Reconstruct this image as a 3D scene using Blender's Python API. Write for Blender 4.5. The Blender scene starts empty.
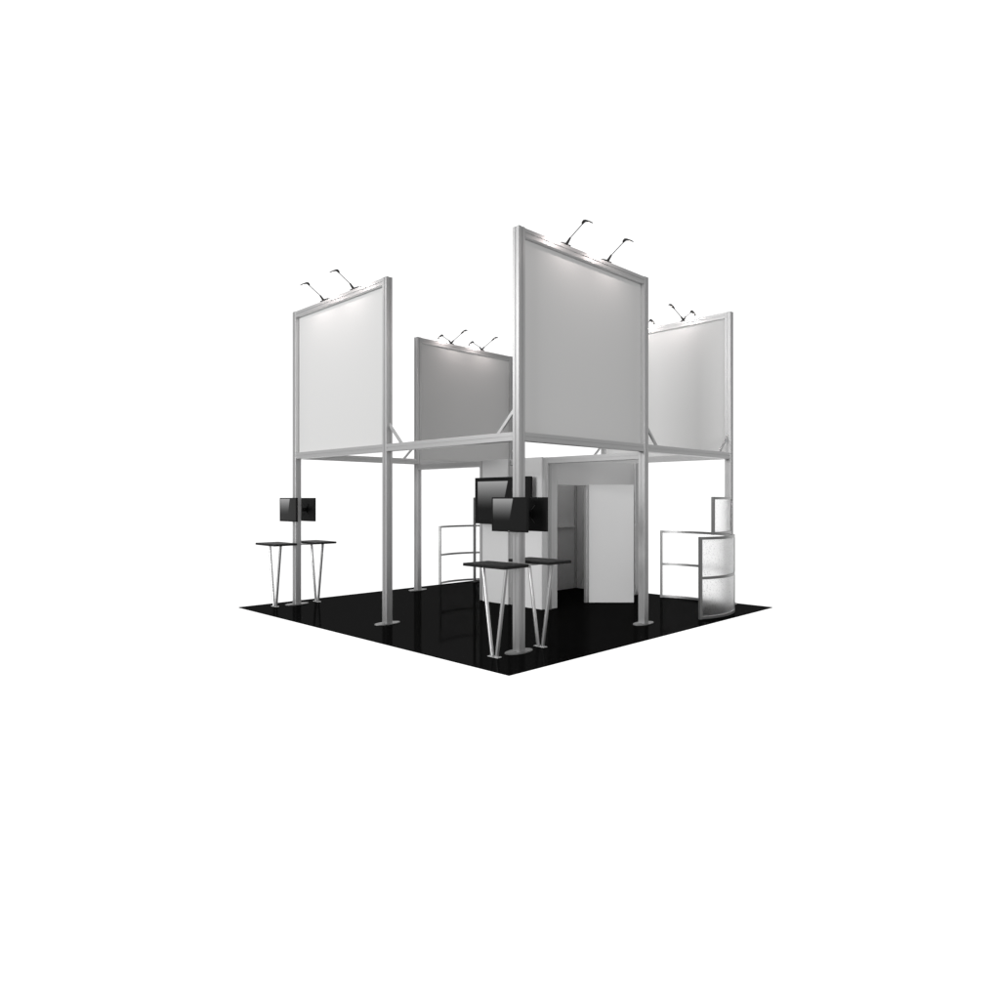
import bpy, bmesh, math
from mathutils import Vector, Matrix

scene = bpy.context.scene
COL = scene.collection
PI = math.pi

# ------------------------------------------------------------------ materials
def mat(name):
    m = bpy.data.materials.new(name); m.use_nodes = True
    nt = m.node_tree
    return m, nt, nt.nodes['Principled BSDF']

def simple(name, col, rough=.5, metal=0., spec=.5, noise=0., nscale=20., bump=0., stretch=None):
    m, nt, b = mat(name)
    b.inputs['Base Color'].default_value = (*col, 1)
    b.inputs['Roughness'].default_value = rough
    b.inputs['Metallic'].default_value = metal
    b.inputs['Specular IOR Level'].default_value = spec
    tc = nt.nodes.new('ShaderNodeTexCoord')
    mp = nt.nodes.new('ShaderNodeMapping')
    if stretch: mp.inputs['Scale'].default_value = stretch
    nz = nt.nodes.new('ShaderNodeTexNoise'); nz.inputs['Scale'].default_value = nscale
    nz.inputs['Detail'].default_value = 4
    nt.links.new(tc.outputs['Object'], mp.inputs['Vector'])
    nt.links.new(mp.outputs['Vector'], nz.inputs['Vector'])
    if noise:
        mr = nt.nodes.new('ShaderNodeMapRange')
        mr.inputs['To Min'].default_value = max(0, rough - noise); mr.inputs['To Max'].default_value = rough + noise
        nt.links.new(nz.outputs['Fac'], mr.inputs['Value'])
        nt.links.new(mr.outputs['Result'], b.inputs['Roughness'])
    if bump:
        bp = nt.nodes.new('ShaderNodeBump'); bp.inputs['Strength'].default_value = bump; bp.inputs['Distance'].default_value = .001
        nt.links.new(nz.outputs['Fac'], bp.inputs['Height'])
        nt.links.new(bp.outputs['Normal'], b.inputs['Normal'])
    return m

M = {}
M['alu'] = simple('satin_aluminium', (.66, .66, .66), .42, .84, .5, noise=.008, nscale=6, stretch=(1, 1, .1))
M['alu_dark'] = simple('grey_aluminium', (.34, .34, .34), .38, .8, .5, noise=.03, nscale=30)
M['plate'] = simple('grey_plate_steel', (.27, .27, .27), .5, .6, .4, noise=.05, nscale=40)
M['chrome'] = simple('polished_tube', (.62, .62, .62), .36, .85, .5, noise=.04, nscale=60)
M['fabric'] = simple('white_fabric', (.80, .80, .795), .95, 0, .1, bump=.08, nscale=900)
M['laminate'] = simple('grey_white_laminate', (.78, .78, .78), .55, 0, .3, noise=.04, nscale=12)
M['laminate_in'] = simple('grey_closet_board', (.84, .84, .84), .6, 0, .25, noise=.04, nscale=12)
M['black'] = simple('black_plastic', (.009, .009, .009), .55, 0, .13, noise=.05, nscale=60)
M['lampblack'] = simple('black_lamp_enamel', (.03, .03, .03), .35, .4, .4, noise=.05, nscale=60)
M['ribgrey'] = simple('dark_grey_plastic', (.07, .07, .07), .5, 0, .3)
M['white'] = simple('white_gloss_paint', (.85, .85, .85), .3, 0, .5)
M['top'] = simple('charcoal_table_laminate', (.018, .018, .018), .6, 0, .12, noise=.06, nscale=25)

def floor_mat():
    m, nt, b = mat('polished_black_floor')
    nt.nodes.remove(b)
    out = [n for n in nt.nodes if n.type == 'OUTPUT_MATERIAL'][0]
    d = nt.nodes.new('ShaderNodeBsdfDiffuse'); d.inputs['Color'].default_value = (.0045, .0045, .0045, 1)
    g = nt.nodes.new('ShaderNodeBsdfGlossy'); g.inputs['Color'].default_value = (1, 1, 1, 1)
    tc = nt.nodes.new('ShaderNodeTexCoord')
    nz = nt.nodes.new('ShaderNodeTexNoise'); nz.inputs['Scale'].default_value = 3.; nz.inputs['Detail'].default_value = 6
    mr = nt.nodes.new('ShaderNodeMapRange'); mr.inputs['To Min'].default_value = .035; mr.inputs['To Max'].default_value = .07
    nt.links.new(tc.outputs['Object'], nz.inputs['Vector']); nt.links.new(nz.outputs['Fac'], mr.inputs['Value'])
    nt.links.new(mr.outputs['Result'], g.inputs['Roughness'])
    mx = nt.nodes.new('ShaderNodeMixShader'); mx.inputs['Fac'].default_value = .0075
    nt.links.new(d.outputs[0], mx.inputs[1]); nt.links.new(g.outputs[0], mx.inputs[2])
    nt.links.new(mx.outputs[0], out.inputs['Surface'])
    return m
M['floor'] = floor_mat()

def frosted(name, dark, rough):
    m, nt, b = mat(name)
    b.inputs['Base Color'].default_value = (1, 1, 1, 1)
    b.inputs['Roughness'].default_value = rough
    b.inputs['IOR'].default_value = 1.15
    b.inputs['Transmission Weight'].default_value = 1.
    b.inputs['Specular IOR Level'].default_value = .3
    out = [n for n in nt.nodes if n.type == 'OUTPUT_MATERIAL'][0]
    tr = nt.nodes.new('ShaderNodeBsdfTranslucent'); tr.inputs['Color'].default_value = (.97, .97, .97, 1)
    tc = nt.nodes.new('ShaderNodeTexCoord')
    nz = nt.nodes.new('ShaderNodeTexNoise'); nz.inputs['Scale'].default_value = 70; nz.inputs['Detail'].default_value = 2
    mr = nt.nodes.new('ShaderNodeMapRange'); mr.inputs['From Min'].default_value = .3; mr.inputs['From Max'].default_value = .7
    mr.inputs['To Min'].default_value = .0; mr.inputs['To Max'].default_value = .12
    mx = nt.nodes.new('ShaderNodeMixShader')
    nt.links.new(tc.outputs['Object'], nz.inputs['Vector']); nt.links.new(nz.outputs['Fac'], mr.inputs['Value'])
    nt.links.new(mr.outputs['Result'], mx.inputs['Fac'])
    n2 = nt.nodes.new('ShaderNodeTexNoise'); n2.inputs['Scale'].default_value = 58; n2.inputs['Detail'].default_value = 1
    cr = nt.nodes.new('ShaderNodeValToRGB'); cr.color_ramp.elements[0].position = .33; cr.color_ramp.elements[1].position = .42
    cr.color_ramp.elements[0].color = (dark, dark, dark, 1); cr.color_ramp.elements[1].color = (1, 1, 1, 1)
    nt.links.new(tc.outputs['Object'], n2.inputs['Vector']); nt.links.new(n2.outputs['Fac'], cr.inputs['Fac'])
    nt.links.new(cr.outputs['Color'], b.inputs['Base Color'])
    nt.links.new(b.outputs[0], mx.inputs[1]); nt.links.new(tr.outputs[0], mx.inputs[2])
    nt.links.new(mx.outputs[0], out.inputs['Surface'])
    return m
M['frost'] = frosted('frosted_acrylic', .97, .16)
M['frost_speckled'] = frosted('speckled_frosted_acrylic', .58, .37)
M['frost_tall'] = frosted('fine_frosted_acrylic', .80, .28)

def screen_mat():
    # gloss highlight painted on the screens as emission: pale gradient with a slanted edge
    m, nt, b = mat('screen_gloss_highlight')
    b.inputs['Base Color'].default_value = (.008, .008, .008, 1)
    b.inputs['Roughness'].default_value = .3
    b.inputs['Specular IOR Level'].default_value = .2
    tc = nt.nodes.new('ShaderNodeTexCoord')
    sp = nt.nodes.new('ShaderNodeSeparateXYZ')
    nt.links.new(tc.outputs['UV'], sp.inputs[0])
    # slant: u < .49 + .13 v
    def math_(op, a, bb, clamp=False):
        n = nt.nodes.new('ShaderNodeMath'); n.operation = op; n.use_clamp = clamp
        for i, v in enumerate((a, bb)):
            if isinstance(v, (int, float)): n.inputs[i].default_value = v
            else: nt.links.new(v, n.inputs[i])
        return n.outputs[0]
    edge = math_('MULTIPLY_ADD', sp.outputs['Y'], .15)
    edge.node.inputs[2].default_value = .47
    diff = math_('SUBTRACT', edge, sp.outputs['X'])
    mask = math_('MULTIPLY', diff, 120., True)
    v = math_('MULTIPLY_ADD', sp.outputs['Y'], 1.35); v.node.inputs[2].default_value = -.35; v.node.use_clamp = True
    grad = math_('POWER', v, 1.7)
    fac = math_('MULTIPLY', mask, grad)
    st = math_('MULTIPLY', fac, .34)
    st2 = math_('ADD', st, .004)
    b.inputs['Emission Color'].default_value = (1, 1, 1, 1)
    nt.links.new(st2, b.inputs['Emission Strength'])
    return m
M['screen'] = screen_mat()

def bulb_mat():
    m, nt, b = mat('warm_lamp_lens')
    b.inputs['Emission Color'].default_value = (1, .92, .86, 1)
    b.inputs['Emission Strength'].default_value = 2.
    return m
M['bulb'] = bulb_mat()

# ------------------------------------------------------------------ mesh helpers
def obj(name, bm, m, parent=None, smooth=False, loc=None):
    me = bpy.data.meshes.new(name)
    bmesh.ops.recalc_face_normals(bm, faces=bm.faces)
    bm.to_mesh(me); bm.free()
    if smooth:
        for p in me.polygons: p.use_smooth = True
    me.materials.append(M[m] if isinstance(m, str) else m)
    o = bpy.data.objects.new(name, me); COL.objects.link(o)
    if parent is not None: o.parent = parent
    if loc is not None: o.location = loc
    return o

def thing(name, label, cat, loc=(0, 0, 0), rz=0., group=None):
    o = bpy.data.objects.new(name, None); COL.objects.link(o)
    o.empty_display_size = .1
    o.location = loc; o.rotation_euler = (0, 0, rz)
    o['label'] = label; o['category'] = cat
    if group: o['group'] = group
    return o

def copy_tree(o, parent=None):
    c = o.copy(); COL.objects.link(c); c.parent = parent
    for ch in list(o.children): copy_tree(ch, c)
    return c

def dup(o, loc, rz, label):
    c = copy_tree(o); c.location = loc; c.rotation_euler = (0, 0, rz); c['label'] = label
    return c

def box(bm, x0, x1, y0, y1, z0, z1, bev=0.):
    b2 = bmesh.new()
    bmesh.ops.create_cube(b2, size=1)
    for v in b2.verts:
        v.co = Vector((x0 + (v.co.x + .5) * (x1 - x0), y0 + (v.co.y + .5) * (y1 - y0), z0 + (v.co.z + .5) * (z1 - z0)))
    if bev:
        bmesh.ops.bevel(b2, geom=b2.edges[:], offset=bev, segments=2, affect='EDGES', profile=.5)
    merge(bm, b2)

def merge(bm, b2):
    me = bpy.data.meshes.new('tmp'); b2.to_mesh(me); b2.free(); bm.from_mesh(me); bpy.data.meshes.remove(me)

def prism(bm, pts, axis0, axis1):
    """closed 2-D outline swept from frame axis0 to frame axis1 (4x4 matrices; outline in local xy)"""
    a = [bm.verts.new(axis0 @ Vector((p[0], p[1], 0))) for p in pts]
    b = [bm.verts.new(axis1 @ Vector((p[0], p[1], 0))) for p in pts]
    n = len(pts)
    for i in range(n):
        bm.faces.new((a[i], a[(i + 1) % n], b[(i + 1) % n], b[i]))
    bm.faces.new(a[::-1]); bm.faces.new(b)

def slot_profile(h, gw, gd, w=None, c=.004):
    """extrusion section with a shallow slot in the middle of every face"""
    w = w or h
    pts = []
    for k in range(4):
        a, b = (h, w) if k % 2 == 0 else (w, h)      # half sizes: this face at x=+a, running along y in [-b, b]
        loc = [(a, -b + c), (a, -gw), (a - gd, -gw), (a - gd, gw), (a, gw), (a, b - c)]
        ca, sa = math.cos(k * PI / 2), math.sin(k * PI / 2)
        pts += [(x * ca - y * sa, x * sa + y * ca) for x, y in loc]
    return pts

def extrude_between(bm, pts, p0, p1, up=Vector((0, 0, 1))):
    p0, p1 = Vector(p0), Vector(p1)
    z = (p1 - p0).normalized()
    x = up.cross(z)
    if x.length < 1e-4: x = Vector((1, 0, 0))
    x.normalize(); y = z.cross(x)
    R = Matrix((x, y, z)).transposed().to_4x4()
    prism(bm, pts, Matrix.Translation(p0) @ R, Matrix.Translation(p1) @ R)

def circle(r, n=20): return [(r * math.cos(2 * PI * i / n), r * math.sin(2 * PI * i / n)) for i in range(n)]

def tube(bm, p0, p1, r, n=16, r1=None):
    p0, p1 = Vector(p0), Vector(p1)
    z = (p1 - p0).normalized()
    x = Vector((0, 0, 1)).cross(z)
    if x.length < 1e-4: x = Vector((1, 0, 0))
    x.normalize(); y = z.cross(x)
    R = Matrix((x, y, z)).transposed().to_4x4()
    A = Matrix.Translation(p0) @ R; B = Matrix.Translation(p1) @ R @ Matrix.Scale((r1 or r) / r, 4)
    prism(bm, circle(r, n), A, B)

def shade_auto(o, ang=35):
    me = o.data
    for p in me.polygons: p.use_smooth = True
    bm = bmesh.new(); bm.from_mesh(me)
    for e in bm.edges:
        if len(e.link_faces) == 2 and e.calc_face_angle(0) > math.radians(ang): e.smooth = False
    bm.to_mesh(me); bm.free()
    return o

# ------------------------------------------------------------------ measured layout (metres)
S_FLOOR = 6.096
X0, Y0, W = .813, .635, 2.5335            # corner of the ring of masts; spacing of the masts
X1, Y1 = X0 + 2 * W, Y0 + 2 * W
XM, YM = X0 + W, Y0 + W
HP = .052
ZT, ZB, ZBT = 4.842, 2.407, 2.511

# ------------------------------------------------------------------ floor
bm = bmesh.new(); box(bm, 0, S_FLOOR, 0, S_FLOOR, -.012, 0)
fl = obj('floor', bm, 'floor'); fl['kind'] = 'structure'

# ------------------------------------------------------------------ sign towers
def make_sign(label):
    t = thing('sign_tower', label, 'sign', (X0, Y0, 0), 0, 'tall blank sign panels on mast pairs')
    for x in (0, W):
        bm = bmesh.new()
        extrude_between(bm, slot_profile(HP, .010, .007), (x, 0, .012), (x, 0, ZT))
        mast = obj('mast', bm, 'alu', t)
        bm = bmesh.new()
        el = [(.205 * math.cos(2 * PI * i / 48), .105 * math.sin(2 * PI * i / 48)) for i in range(48)]
        prism(bm, el, Matrix.Translation((0, 0, .001)), Matrix.Translation((0, 0, .009)))
        el2 = [(p[0] * .985, p[1] * .975) for p in el]
        prism(bm, el2, Matrix.Translation((0, 0, .009)), Matrix.Translation((0, 0, .0125)))
        obj('base_plate', bm, 'plate', mast, loc=(x, 0, 0))
    for nm, z0, z1 in (('top_rail', ZT - .104, ZT - .003), ('bottom_rail', ZB, ZBT)):
        bm = bmesh.new()
        hh = (z1 - z0) / 2
        extrude_between(bm, slot_profile(HP - .003, .005, .007, hh), (HP + .0005, 0, z0 + hh), (W - HP - .0005, 0, z0 + hh))
        obj(nm, bm, 'alu', t)
    bm = bmesh.new()
    box(bm, HP + .001, W - HP - .001, .012, .020, ZBT + .001, ZT - .105, .003)
    obj('graphic_panel', bm, 'fabric', t)
    return t

signA = make_sign('large blank sign panel on two tall masts, nearest the front corner of the black floor')
SIGNS = [((X0, Y0), 0), ((X1, Y0), PI / 2), ((X1, Y1), PI), ((X0, Y1), -PI / 2)]
signD = dup(signA, (X1, Y0, 0), PI / 2, 'blank sign panel on masts above the curved frosted screen at the right corner')
dup(signA, (X1, Y1, 0), PI, 'shaded grey blank sign panel on masts at the back, behind the storage closet')
signB = dup(signA, (X0, Y1, 0), -PI / 2, 'bright white blank sign panel on masts at the left corner, above two tables')
for t in (signD, signB):                       # every base plate lies the same way round
    for m in t.children:
        for c in m.children: c.rotation_euler = (0, 0, PI / 2)

# ------------------------------------------------------------------ cross beams of the ring with their braces
def make_beam(label):
    t = thing('crossbeam', label, 'beam', (X0, Y0, 0), 0, 'aluminium beams tying the masts together')
    z = (ZB + ZBT) / 2
    xa, xb = W + HP + .0005, 2 * W - HP - .0005
    bm = bmesh.new(); extrude_between(bm, slot_profile(HP - .003, .005, .007, HP), (xa, 0, z), (xb, 0, z))
    obj('beam_bar', bm, 'alu', t)
    for x, s in ((xa, 1), (xb, -1)):
        bm = bmesh.new()
        q = [(-.019, -.012), (.019, -.012), (.019, .012), (-.019, .012)]
        q = [(y, xx) for xx, y in q]
        # flat bar from the mast down to the beam, ends cut square to both
        p = [(x, ZBT + .30), (x, ZBT + .245), (x + s * .245, ZBT + .001), (x + s * .30, ZBT + .001)]
        a = [bm.verts.new((px, -.013, pz)) for px, pz in p]; b = [bm.verts.new((px, .013, pz)) for px, pz in p]
        for i in range(4): bm.faces.new((a[i], a[(i + 1) % 4], b[(i + 1) % 4], b[i]))
        bm.faces.new(a); bm.faces.new(b[::-1])
        obj('brace', bm, 'alu', t)
    return t
beamA = make_beam('overhead aluminium beam from the front sign to the right corner mast')
dup(beamA, (X1, Y0, 0), PI / 2, 'overhead aluminium beam behind the closet, from the right sign to the back sign')
dup(beamA, (X1, Y1, 0), PI, 'overhead aluminium beam at far left between the back sign and the left corner mast')
dup(beamA, (X0, Y1, 0), -PI / 2, 'bright overhead aluminium beam from the left sign to the front corner mast')

CLX, CLY0, CLY1, CBX = XM, 2.42, 3.87, 5.772   # storage closet post lines
def inner_beam(y0, y1, label):
    t = thing('crossbeam', label, 'beam', (XM, y0, 0), 0, 'aluminium beams tying the masts together')
    bm = bmesh.new(); extrude_between(bm, slot_profile(HP - .004, .005, .007, HP - .002), (0, 0, 2.352), (0, y1 - y0, 2.352))
    obj('beam_bar', bm, 'alu', t)
inner_beam(Y0 + HP + .001, CLY0 - HP - .001, 'overhead aluminium beam from a front sign mast to the closet corner above the door')
inner_beam(CLY1 + HP + .001, Y1 - HP - .001, 'overhead aluminium beam from the closet to the mast of the back sign')

# ------------------------------------------------------------------ arm lamps on top of the signs
LAMP_RAD = .015
def sweep(bm, path, n=14):
    rings = []
    for i, (y, z, rx, rz) in enumerate(path):
        j0, j1 = max(i - 1, 0), min(i + 1, len(path) - 1)
        d = Vector((0, path[j1][0] - path[j0][0], path[j1][1] - path[j0][1])).normalized()
        nn = Vector((0, -d.z, d.y))
        rings.append([bm.verts.new(Vector((0, y, z)) + Vector((1, 0, 0)) * rx * .9 * math.cos(a) + nn * rz * .82 * math.sin(a)) for a in [2 * PI * k / n for k in range(n)]])
    for r0, r1 in zip(rings, rings[1:]):
        for k in range(n): bm.faces.new((r0[k], r0[(k + 1) % n], r1[(k + 1) % n], r1[k]))
    bm.faces.new(rings[0][::-1]); bm.faces.new(rings[-1])
def make_lamp(low):
    """low: the arm is laid flatter and reaches farther"""
    t = thing('arm_lamp', '', 'lamp', (0, 0, ZT), 0, 'black arm lamps clamped on the sign tops')
    bm = bmesh.new()
    box(bm, -.035, .035, -.046, .046, -.002, .014, .003)
    box(bm, -.014, .014, -.024, .020, .014, .044, .004)
    obj('clamp', bm, 'lampblack', t)
    if low:
        k0, k1, a1 = (-.010, .030), (-.080, .070), (-.310, .168)
        path = [(-.296, .162, .008, .008), (-.312, .172, .016, .012), (-.350, .188, .026, .013), (-.395, .203, .027, .014), (-.430, .210, .026, .016), (-.458, .206, .022, .014), (-.476, .197, .012, .008)]
        lc, ldir = (-.392, .191), (-.93, -.36)
    else:
        k0, k1, a1 = (-.006, .030), (-.066, .094), (-.258, .210)
        path = [(-.248, .206, .010, .012), (-.258, .222, .020, .020), (-.280, .235, .026, .021), (-.305, .231, .027, .016),
                (-.335, .217, .028, .012), (-.370, .199, .027, .010), (-.398, .181, .020, .007)]
        lc, ldir = (-.352, .1975), (-.88, -.475)
    bm = bmesh.new(); tube(bm, (0, *k0), (0, *k1), .019, 14, .011); obj('knuckle', bm, 'lampblack', t)
    bm = bmesh.new(); tube(bm, (0, k1[0] * .97, k1[1] * .97), (0, *a1), .0056, 10); obj('arm', bm, 'lampblack', t)
    bm = bmesh.new(); sweep(bm, path)
    head = shade_auto(obj('lamp_head', bm, 'lampblack', t), 60)
    bm = bmesh.new()
    c = Vector((0, *lc)); d = Vector((0, *ldir)).normalized(); n = Vector((0, -d.z, d.y))
    if n.z > 0: n = -n
    v0 = [bm.verts.new(c + Vector((1, 0, 0)) * .012 * math.cos(a) + d * .018 * math.sin(a)) for a in [2 * PI * k / 16 for k in range(16)]]
    v1 = [bm.verts.new(v.co + n * .004) for v in v0]
    for k in range(16): bm.faces.new((v0[k], v0[(k + 1) % 16], v1[(k + 1) % 16], v1[k]))
    bm.faces.new(v0); bm.faces.new(v1)
    obj('lens', bm, 'bulb', head)
    ld = bpy.data.lights.new('lamp_light', 'SPOT'); ld.energy = SPOT_W; ld.color = (1, .90, .88)
    ld.spot_size = math.radians(160); ld.spot_blend = 1.; ld.shadow_soft_size = LAMP_RAD
    lo = bpy.data.objects.new('lamp_light', ld); COL.objects.link(lo); lo.parent = t
    lo.location = c + n * .03
    tgt = Vector((0, -.01, -.48)); lo.rotation_euler = (tgt - lo.location).to_track_quat('-Z', 'Y').to_euler()
    return t
SPOT_W = 5.4
names = ['front sign', 'right sign', 'shaded back sign', 'bright left sign']
near = [('nearer the front mast', 'farther from the front mast'), ('nearer the right corner', 'hidden behind the front sign'),
        ('nearer the front mast', 'farther left'), ('farther left', 'nearer the middle mast')]
protos = [None, None]
for k, ((sx, sy), rz) in enumerate(SIGNS):
    for i, u in enumerate((W / 3, 2 * W / 3)):
        for side in (0, 1):
            p = Vector((sx, sy)) + Vector((math.cos(rz), math.sin(rz))) * u
            if protos[side] is None: protos[side] = make_lamp(side == 1); o = protos[side]
            else: o = copy_tree(protos[side])
            o.location = (p.x, p.y, ZT - .001); o.rotation_euler = (0, 0, rz + side * PI)
            o['label'] = 'black arm lamp on %s, %s, reaching %s' % (names[k], near[k][i], 'outward' if side == 0 else 'inward over the floor')

# ------------------------------------------------------------------ storage closet
cl = thing('storage_closet', 'grey white storage closet with an open door in the middle of the black floor', 'closet', (CLX, CLY0, 0))
def L(x, y): return (x - CLX, y - CLY0)
def cbox(name, x0, x1, y0, y1, z0, z1, m, parent=None, bev=.002):
    bm = bmesh.new(); a, b = L(x0, y0); c, d = L(x1, y1)
    box(bm, a, c, b, d, z0, z1, bev)
    return obj(name, bm, m, parent or cl)
ZC = 2.402
BWY = 3.795
for (px, py) in ((CLX, CLY0), (CLX, CLY1), (CBX, CLY0), (CBX, BWY), (CLX, 3.14)):
    a, b = L(px, py)
    bm = bmesh.new(); extrude_between(bm, slot_profile(HP, .005, .007), (a, b, .001), (a, b, ZC if (px, py) != (CLX, 3.14) else ZC - .105))
    obj('corner_post' if (px, py) != (CLX, 3.14) else 'middle_post', bm, 'alu', cl)
for y0, y1 in ((CLY0 + HP + .001, CLY1 - HP - .001),):
    a, b = L(CLX, y0); c, d = L(CLX, y1)
    bm = bmesh.new(); extrude_between(bm, slot_profile(HP - .004, .005, .007), (a, b, ZC - .052), (a, d, ZC - .052)); obj('header_rail', bm, 'alu', cl)
# boards on the TV side, set proud of the posts
cbox('wall_board', CLX - HP - .042, CLX - HP - .002, 3.195, 3.80, .002, ZC + .006, 'laminate')
cbox('wall_board', CLX - HP - .042, CLX - HP - .002, CLY0 + .03, 3.085, .002, ZC + .006, 'laminate')
# door side
DX0, DX1, DZ = 3.57, 4.325, 1.985
cbox('wall_board', CLX + HP + .001, DX0, CLY0 - .022, CLY0 + .022, .002, ZC - .004, 'laminate')
cbox('wall_board', DX1 + .03, CBX - HP - .001, CLY0 - .022, CLY0 + .022, .002, DZ - .012, 'laminate')
cbox('door_header', DX0 + .001, CBX - HP - .001, CLY0 - .022, CLY0 + .022, DZ - .011, ZC - .005, 'laminate')
cbox('door_jamb', DX1, DX1 + .029, CLY0 - .030, CLY0 + .030, .002, DZ - .013, 'alu')
# back walls
cbox('back_wall', CLX + HP + .001, CBX - HP - .001, BWY - .02, BWY + .02, .002, ZC - .004, 'laminate_in')
cbox('back_wall', CBX - .02, CBX + .02, CLY0 + HP + .001, BWY - HP - .001, .002, ZC - .004, 'laminate_in')
cbox('shelf_rail', 5.02, 5.66, BWY - .085, BWY - .021, 1.198, 1.218, 'white')
# open door leaf, hinged on the jamb and swung out 45 degrees
a, b = L(DX1 + .022, CLY0 - .040)
bm = bmesh.new(); box(bm, .012, .762, -.036, 0, .012, DZ, .003)
door = obj('door', bm, 'laminate', cl); door.location = (a, b, 0); door.rotation_euler = (0, 0, -PI / 4)
bm = bmesh.new()
tube(bm, (.715, 0.0005, 1.02), (.715, .035, 1.02), .008, 12); tube(bm, (.715, .035, 1.02), (.715, .05, 1.02), .019, 14)
obj('door_knob', bm, 'alu_dark', door)

# ------------------------------------------------------------------ flat screens
def screen_face(bm, x, y0, y1, z0, z1):
    # faces -x; u runs to the viewer's right (decreasing y)
    vs = [bm.verts.new((x, y1, z0)), bm.verts.new((x, y0, z0)), bm.verts.new((x, y0, z1)), bm.verts.new((x, y1, z1))]
    f = bm.faces.new(vs); uv = bm.loops.layers.uv.verify()
    for l, c in zip(f.loops, ((0, 0), (1, 0), (1, 1), (0, 1))): l[uv].uv = c
def make_display(name, label, cat, w, h, depth, bez, group=None, chin=0):
    """front at local x = 0 looking along -x, base at local z = 0"""
    t = thing(name, label, cat, (0, 0, 0), 0, group)
    bm = bmesh.new(); box(bm, .004, depth, -w / 2, w / 2, 0, h, .003)
    # raised bezel
    for (a, b, c, d) in ((-w / 2, w / 2, 0, bez + chin), (-w / 2, w / 2, h - bez, h), (-w / 2, -w / 2 + bez, bez + chin, h - bez), (w / 2 - bez, w / 2, bez + chin, h - bez)):
        box(bm, 0, .0045, a + .001, b - .001, c + .001, d - .001)
    obj('casing', bm, 'black', t)
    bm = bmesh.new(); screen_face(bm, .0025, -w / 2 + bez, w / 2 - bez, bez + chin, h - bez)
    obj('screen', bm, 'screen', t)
    return t
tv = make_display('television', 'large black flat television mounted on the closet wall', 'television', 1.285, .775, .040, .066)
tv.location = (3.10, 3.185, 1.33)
bm = bmesh.new(); box(bm, .041, CLX - HP - .043 - 3.10, -.25, .25, .2, .58, .004); obj('wall_mount', bm, 'black', tv)

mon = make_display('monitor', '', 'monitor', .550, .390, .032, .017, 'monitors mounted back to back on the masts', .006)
bm = bmesh.new(); box(bm, .033, .111, -.03, .03, .165, .225, .004); box(bm, .033, .042, -.055, .055, .14, .25, .002)
obj('mount_bracket', bm, 'black', mon)
bm = bmesh.new()
for s in (-1, 1):
    for r in (-1, 1):
        p0 = Vector((.0335, s * .004, .195 + r * .004)); p1 = Vector((.0335, s * .105, .195 + r * .105))
        tube(bm, p0, p1, .003, 8)
obj('mounting_ribs', bm, 'ribgrey', mon)
bm = bmesh.new(); box(bm, -.001, .0005, -.012, .012, .007, .013); obj('power_button', bm, 'plate', mon)

tbl = thing('table', '', 'table', (0, 0, 0), 0, 'narrow black tables joined to the masts')
TD = .36
bm = bmesh.new()
out = [(-.19, -.330), (.19, -.322), (.20, -.312), (.205, 0), (.20, .312), (.19, .322), (-.19, .330), (-.20, .320), (-.207, 0), (-.20, -.320)]
prism(bm, out, Matrix.Translation((0, 0, .999)), Matrix.Translation((0, 0, 1.031)))
bmesh.ops.bevel(bm, geom=[e for e in bm.edges if abs(e.verts[0].co.z - e.verts[1].co.z) < 1e-5], offset=.003, segments=2, affect='EDGES')
obj('table_top', bm, 'top', tbl)
for s in (-1, 1):
    bm = bmesh.new(); tube(bm, (-.02, s * .036, .010), (-.02, s * .185, .9985), .0215, 24)
    shade_auto(obj('leg', bm, 'chrome', tbl))
bm = bmesh.new(); box(bm, -.055, .015, -.08, .08, .001, .010, .003); obj('base_plate', bm, 'alu', tbl)
bm = bmesh.new(); box(bm, -.08, TD - HP - .001, -.10, .10, .984, .9985, .002); obj('support_bracket', bm, 'alu', tbl)

first = [True]
for (px, py, who) in ((X0, Y0, 'front corner mast'), (X0, Y1, 'left corner mast')):
    for rz, side in ((0, 'outer'), (PI, 'inner')):
        s = -1 if rz == 0 else 1
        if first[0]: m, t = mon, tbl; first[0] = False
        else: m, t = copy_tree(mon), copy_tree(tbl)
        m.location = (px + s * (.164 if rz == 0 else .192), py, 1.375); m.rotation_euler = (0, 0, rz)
        t.location = (px + s * TD, py + .01, 0); t.rotation_euler = (0, 0, rz)
        m['label'] = ('black monitor on the %s with its pale screen facing out' if rz == 0 else 'black monitor on the %s seen from its back, facing the closet side') % who
        t['label'] = ('narrow black table on V legs by the %s, on its outer side' if rz == 0 else 'narrow black table on V legs by the %s, on its closet side') % who

# ------------------------------------------------------------------ curved frosted screens
def arc3(p0, p1, p2, n):
    ax, ay = p0; bx, by = p1; cx, cy = p2
    d = 2 * (ax * (by - cy) + bx * (cy - ay) + cx * (ay - by))
    ux = ((ax**2 + ay**2) * (by - cy) + (bx**2 + by**2) * (cy - ay) + (cx**2 + cy**2) * (ay - by)) / d
    uy = ((ax**2 + ay**2) * (cx - bx) + (bx**2 + by**2) * (ax - cx) + (cx**2 + cy**2) * (bx - ax)) / d
    r = math.hypot(ax - ux, ay - uy)
    a0, a1, a2 = (math.atan2(p[1] - uy, p[0] - ux) for p in (p0, p1, p2))
    def unw(a, ref):
        while a - ref > PI: a -= 2 * PI
        while a - ref < -PI: a += 2 * PI
        return a
    a1 = unw(a1, a0); a2 = unw(a2, a1)
    return [(ux + r * math.cos(a0 + (a2 - a0) * i / n), uy + r * math.sin(a0 + (a2 - a0) * i / n)) for i in range(n + 1)]
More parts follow.
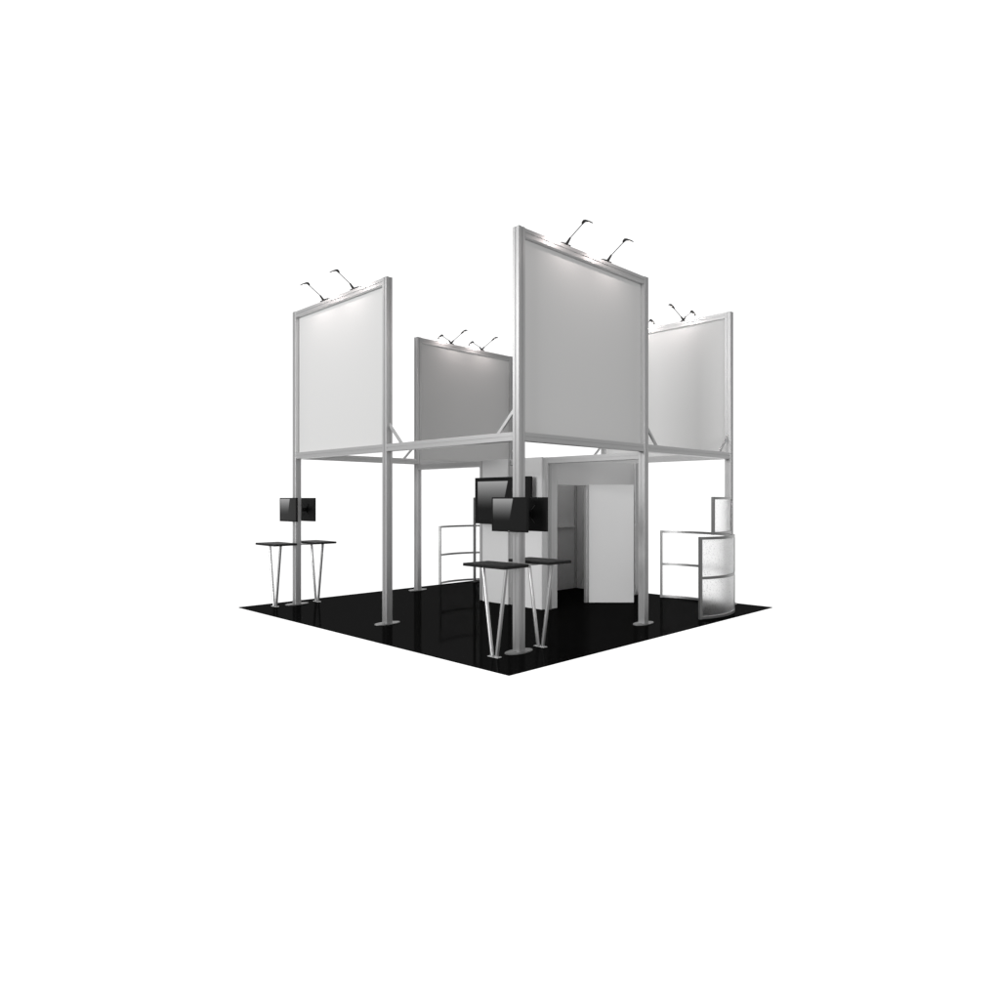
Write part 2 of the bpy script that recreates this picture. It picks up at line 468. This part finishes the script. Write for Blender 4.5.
def ribbon(bm, pts, hw, z0, z1, trim0=0, trim1=0):
    P = [Vector((x, y)) for x, y in pts]
    if trim0: P[0] = P[0] + (P[1] - P[0]).normalized() * trim0
    if trim1: P[-1] = P[-1] + (P[-2] - P[-1]).normalized() * trim1
    rows = []
    for i, p in enumerate(P):
        d = (P[min(i + 1, len(P) - 1)] - P[max(i - 1, 0)]).normalized(); n = Vector((-d.y, d.x))
        a, b = p + n * hw, p - n * hw
        rows.append([bm.verts.new((a.x, a.y, z0)), bm.verts.new((a.x, a.y, z1)), bm.verts.new((b.x, b.y, z1)), bm.verts.new((b.x, b.y, z0))])
    for r0, r1 in zip(rows, rows[1:]):
        for k in range(4): bm.faces.new((r0[k], r0[(k + 1) % 4], r1[(k + 1) % 4], r1[k]))
    bm.faces.new(rows[0]); bm.faces.new(rows[-1][::-1])
def upright(bm, p, q, h, zb=.002):
    d = Vector((q[0] - p[0], q[1] - p[1])).normalized()
    R = Matrix.Rotation(math.atan2(d.y, d.x), 4, 'Z')
    prism(bm, [(-.021, -.021), (.021, -.021), (.021, .021), (-.021, .021)], Matrix.Translation((p[0], p[1], zb)) @ R, Matrix.Translation((p[0], p[1], h)) @ R)
def curved_screen(label, mirror):
    t = thing('curved_screen', label, 'screen', (5.3, Y0 if not mirror else Y1, 0), 0, 'curved frosted privacy screens')
    def loc(p):
        x, y = p
        if mirror: y = 2 * YM - y
        return (x - 5.3, y - t.location.y)
    wings = [([(4.228, .245), (4.745, .120), (5.360, .300)], 1.195, True),
             ([(5.800, 1.872), (5.925, 1.25), (5.405, .365)], 1.187, True),
             ([(5.000, .455), (5.42, .475), (5.815, .565)], 1.780, False)]
    for wi, (pts, h, mid) in enumerate(wings):
        A = [loc(p) for p in arc3(*pts, 24)]
        bm = bmesh.new()
        zb = 1.19 if wi == 2 and not mirror else .002      # the small raised frame at the right corner stands at counter height
        upright(bm, A[0], A[1], h, zb); upright(bm, A[-1], A[-2], h, zb)
        zs = [(zb + .002, zb + .040), (h - .040, h - .001)]
        if mid: zs.insert(1, (h / 2 - .019, h / 2 + .019))
        for z0, z1 in zs: ribbon(bm, A, .015, z0, z1, .0215, .0215)
        fr = obj('screen_frame', bm, 'alu_dark', t)
        for (a, b), (c, d) in zip(zs, zs[1:]):
            bm = bmesh.new(); ribbon(bm, A, .003, b + .001, c - .001, .0225, .0225)
            shade_auto(obj('frosted_panel', bm, 'frost' if mirror or wi == 1 else ('frost_speckled' if wi == 0 else 'frost_tall'), fr), 30)
curved_screen('curved frosted privacy screen with grey frames at the right corner of the floor', False)
curved_screen('curved frosted privacy screen with thin frames at the back, left of the closet', True)

# ------------------------------------------------------------------ surroundings: a white studio, dim behind the viewer
w = bpy.data.worlds.new('World'); scene.world = w; w.use_nodes = True
nt = w.node_tree; bg = nt.nodes['Background']
tc = nt.nodes.new('ShaderNodeTexCoord')
dot = nt.nodes.new('ShaderNodeVectorMath'); dot.operation = 'DOT_PRODUCT'
dot.inputs[1].default_value = (math.cos(PI / 4), math.sin(PI / 4), 0)
nt.links.new(tc.outputs['Generated'], dot.inputs[0])
mr = nt.nodes.new('ShaderNodeMapRange'); mr.interpolation_type = 'SMOOTHSTEP'
mr.inputs['From Min'].default_value = .22; mr.inputs['From Max'].default_value = .47
mr.inputs['To Min'].default_value = .20; mr.inputs['To Max'].default_value = 1.15
nt.links.new(dot.outputs['Value'], mr.inputs['Value'])
bg.inputs['Color'].default_value = (1, 1, 1, 1)
nt.links.new(mr.outputs['Result'], bg.inputs['Strength'])

def area(name, loc, tgt, sx, sy, power):
    ld = bpy.data.lights.new(name, 'AREA'); ld.shape = 'RECTANGLE'; ld.size = sx; ld.size_y = sy; ld.energy = power
    o = bpy.data.objects.new(name, ld); COL.objects.link(o); o.location = loc
    o.rotation_euler = (Vector(tgt) - Vector(loc)).to_track_quat('-Z', 'Y').to_euler()
    return o
area('key_softbox', (-62.0, -4.0, 7.6), (3, 3, 2.2), 22, 9, 20000)
area('side_softbox', (-9.0, 8.0, 6.6), (2.0, 2.0, 3.4), 5, 3, 240)
area('fill_softbox', (.6, -8.4, 3.4), (3.2, 3, 1.8), 6, 4, 215)

# ------------------------------------------------------------------ camera
cd = bpy.data.cameras.new('camera'); cam = bpy.data.objects.new('camera', cd); COL.objects.link(cam)
cam.location = (-4.921, -4.794, 1.741)
cam.rotation_euler = (PI / 2, 0, math.radians(44.996 - 90))
cd.sensor_width = 36; cd.lens = 36 * .69208; cd.shift_y = -.00069
cd.clip_end = 200; cd.clip_start = .05
scene.camera = cam
scene.render.resolution_x = 1024; scene.render.resolution_y = 1024
scene.render.engine = 'CYCLES'
scene.cycles.max_bounces = 10; scene.cycles.transmission_bounces = 8
scene.view_settings.view_transform = 'Standard'; scene.view_settings.look = 'None'
scene.view_settings.exposure = 0; scene.view_settings.gamma = 1; scene.view_settings.use_curve_mapping = False
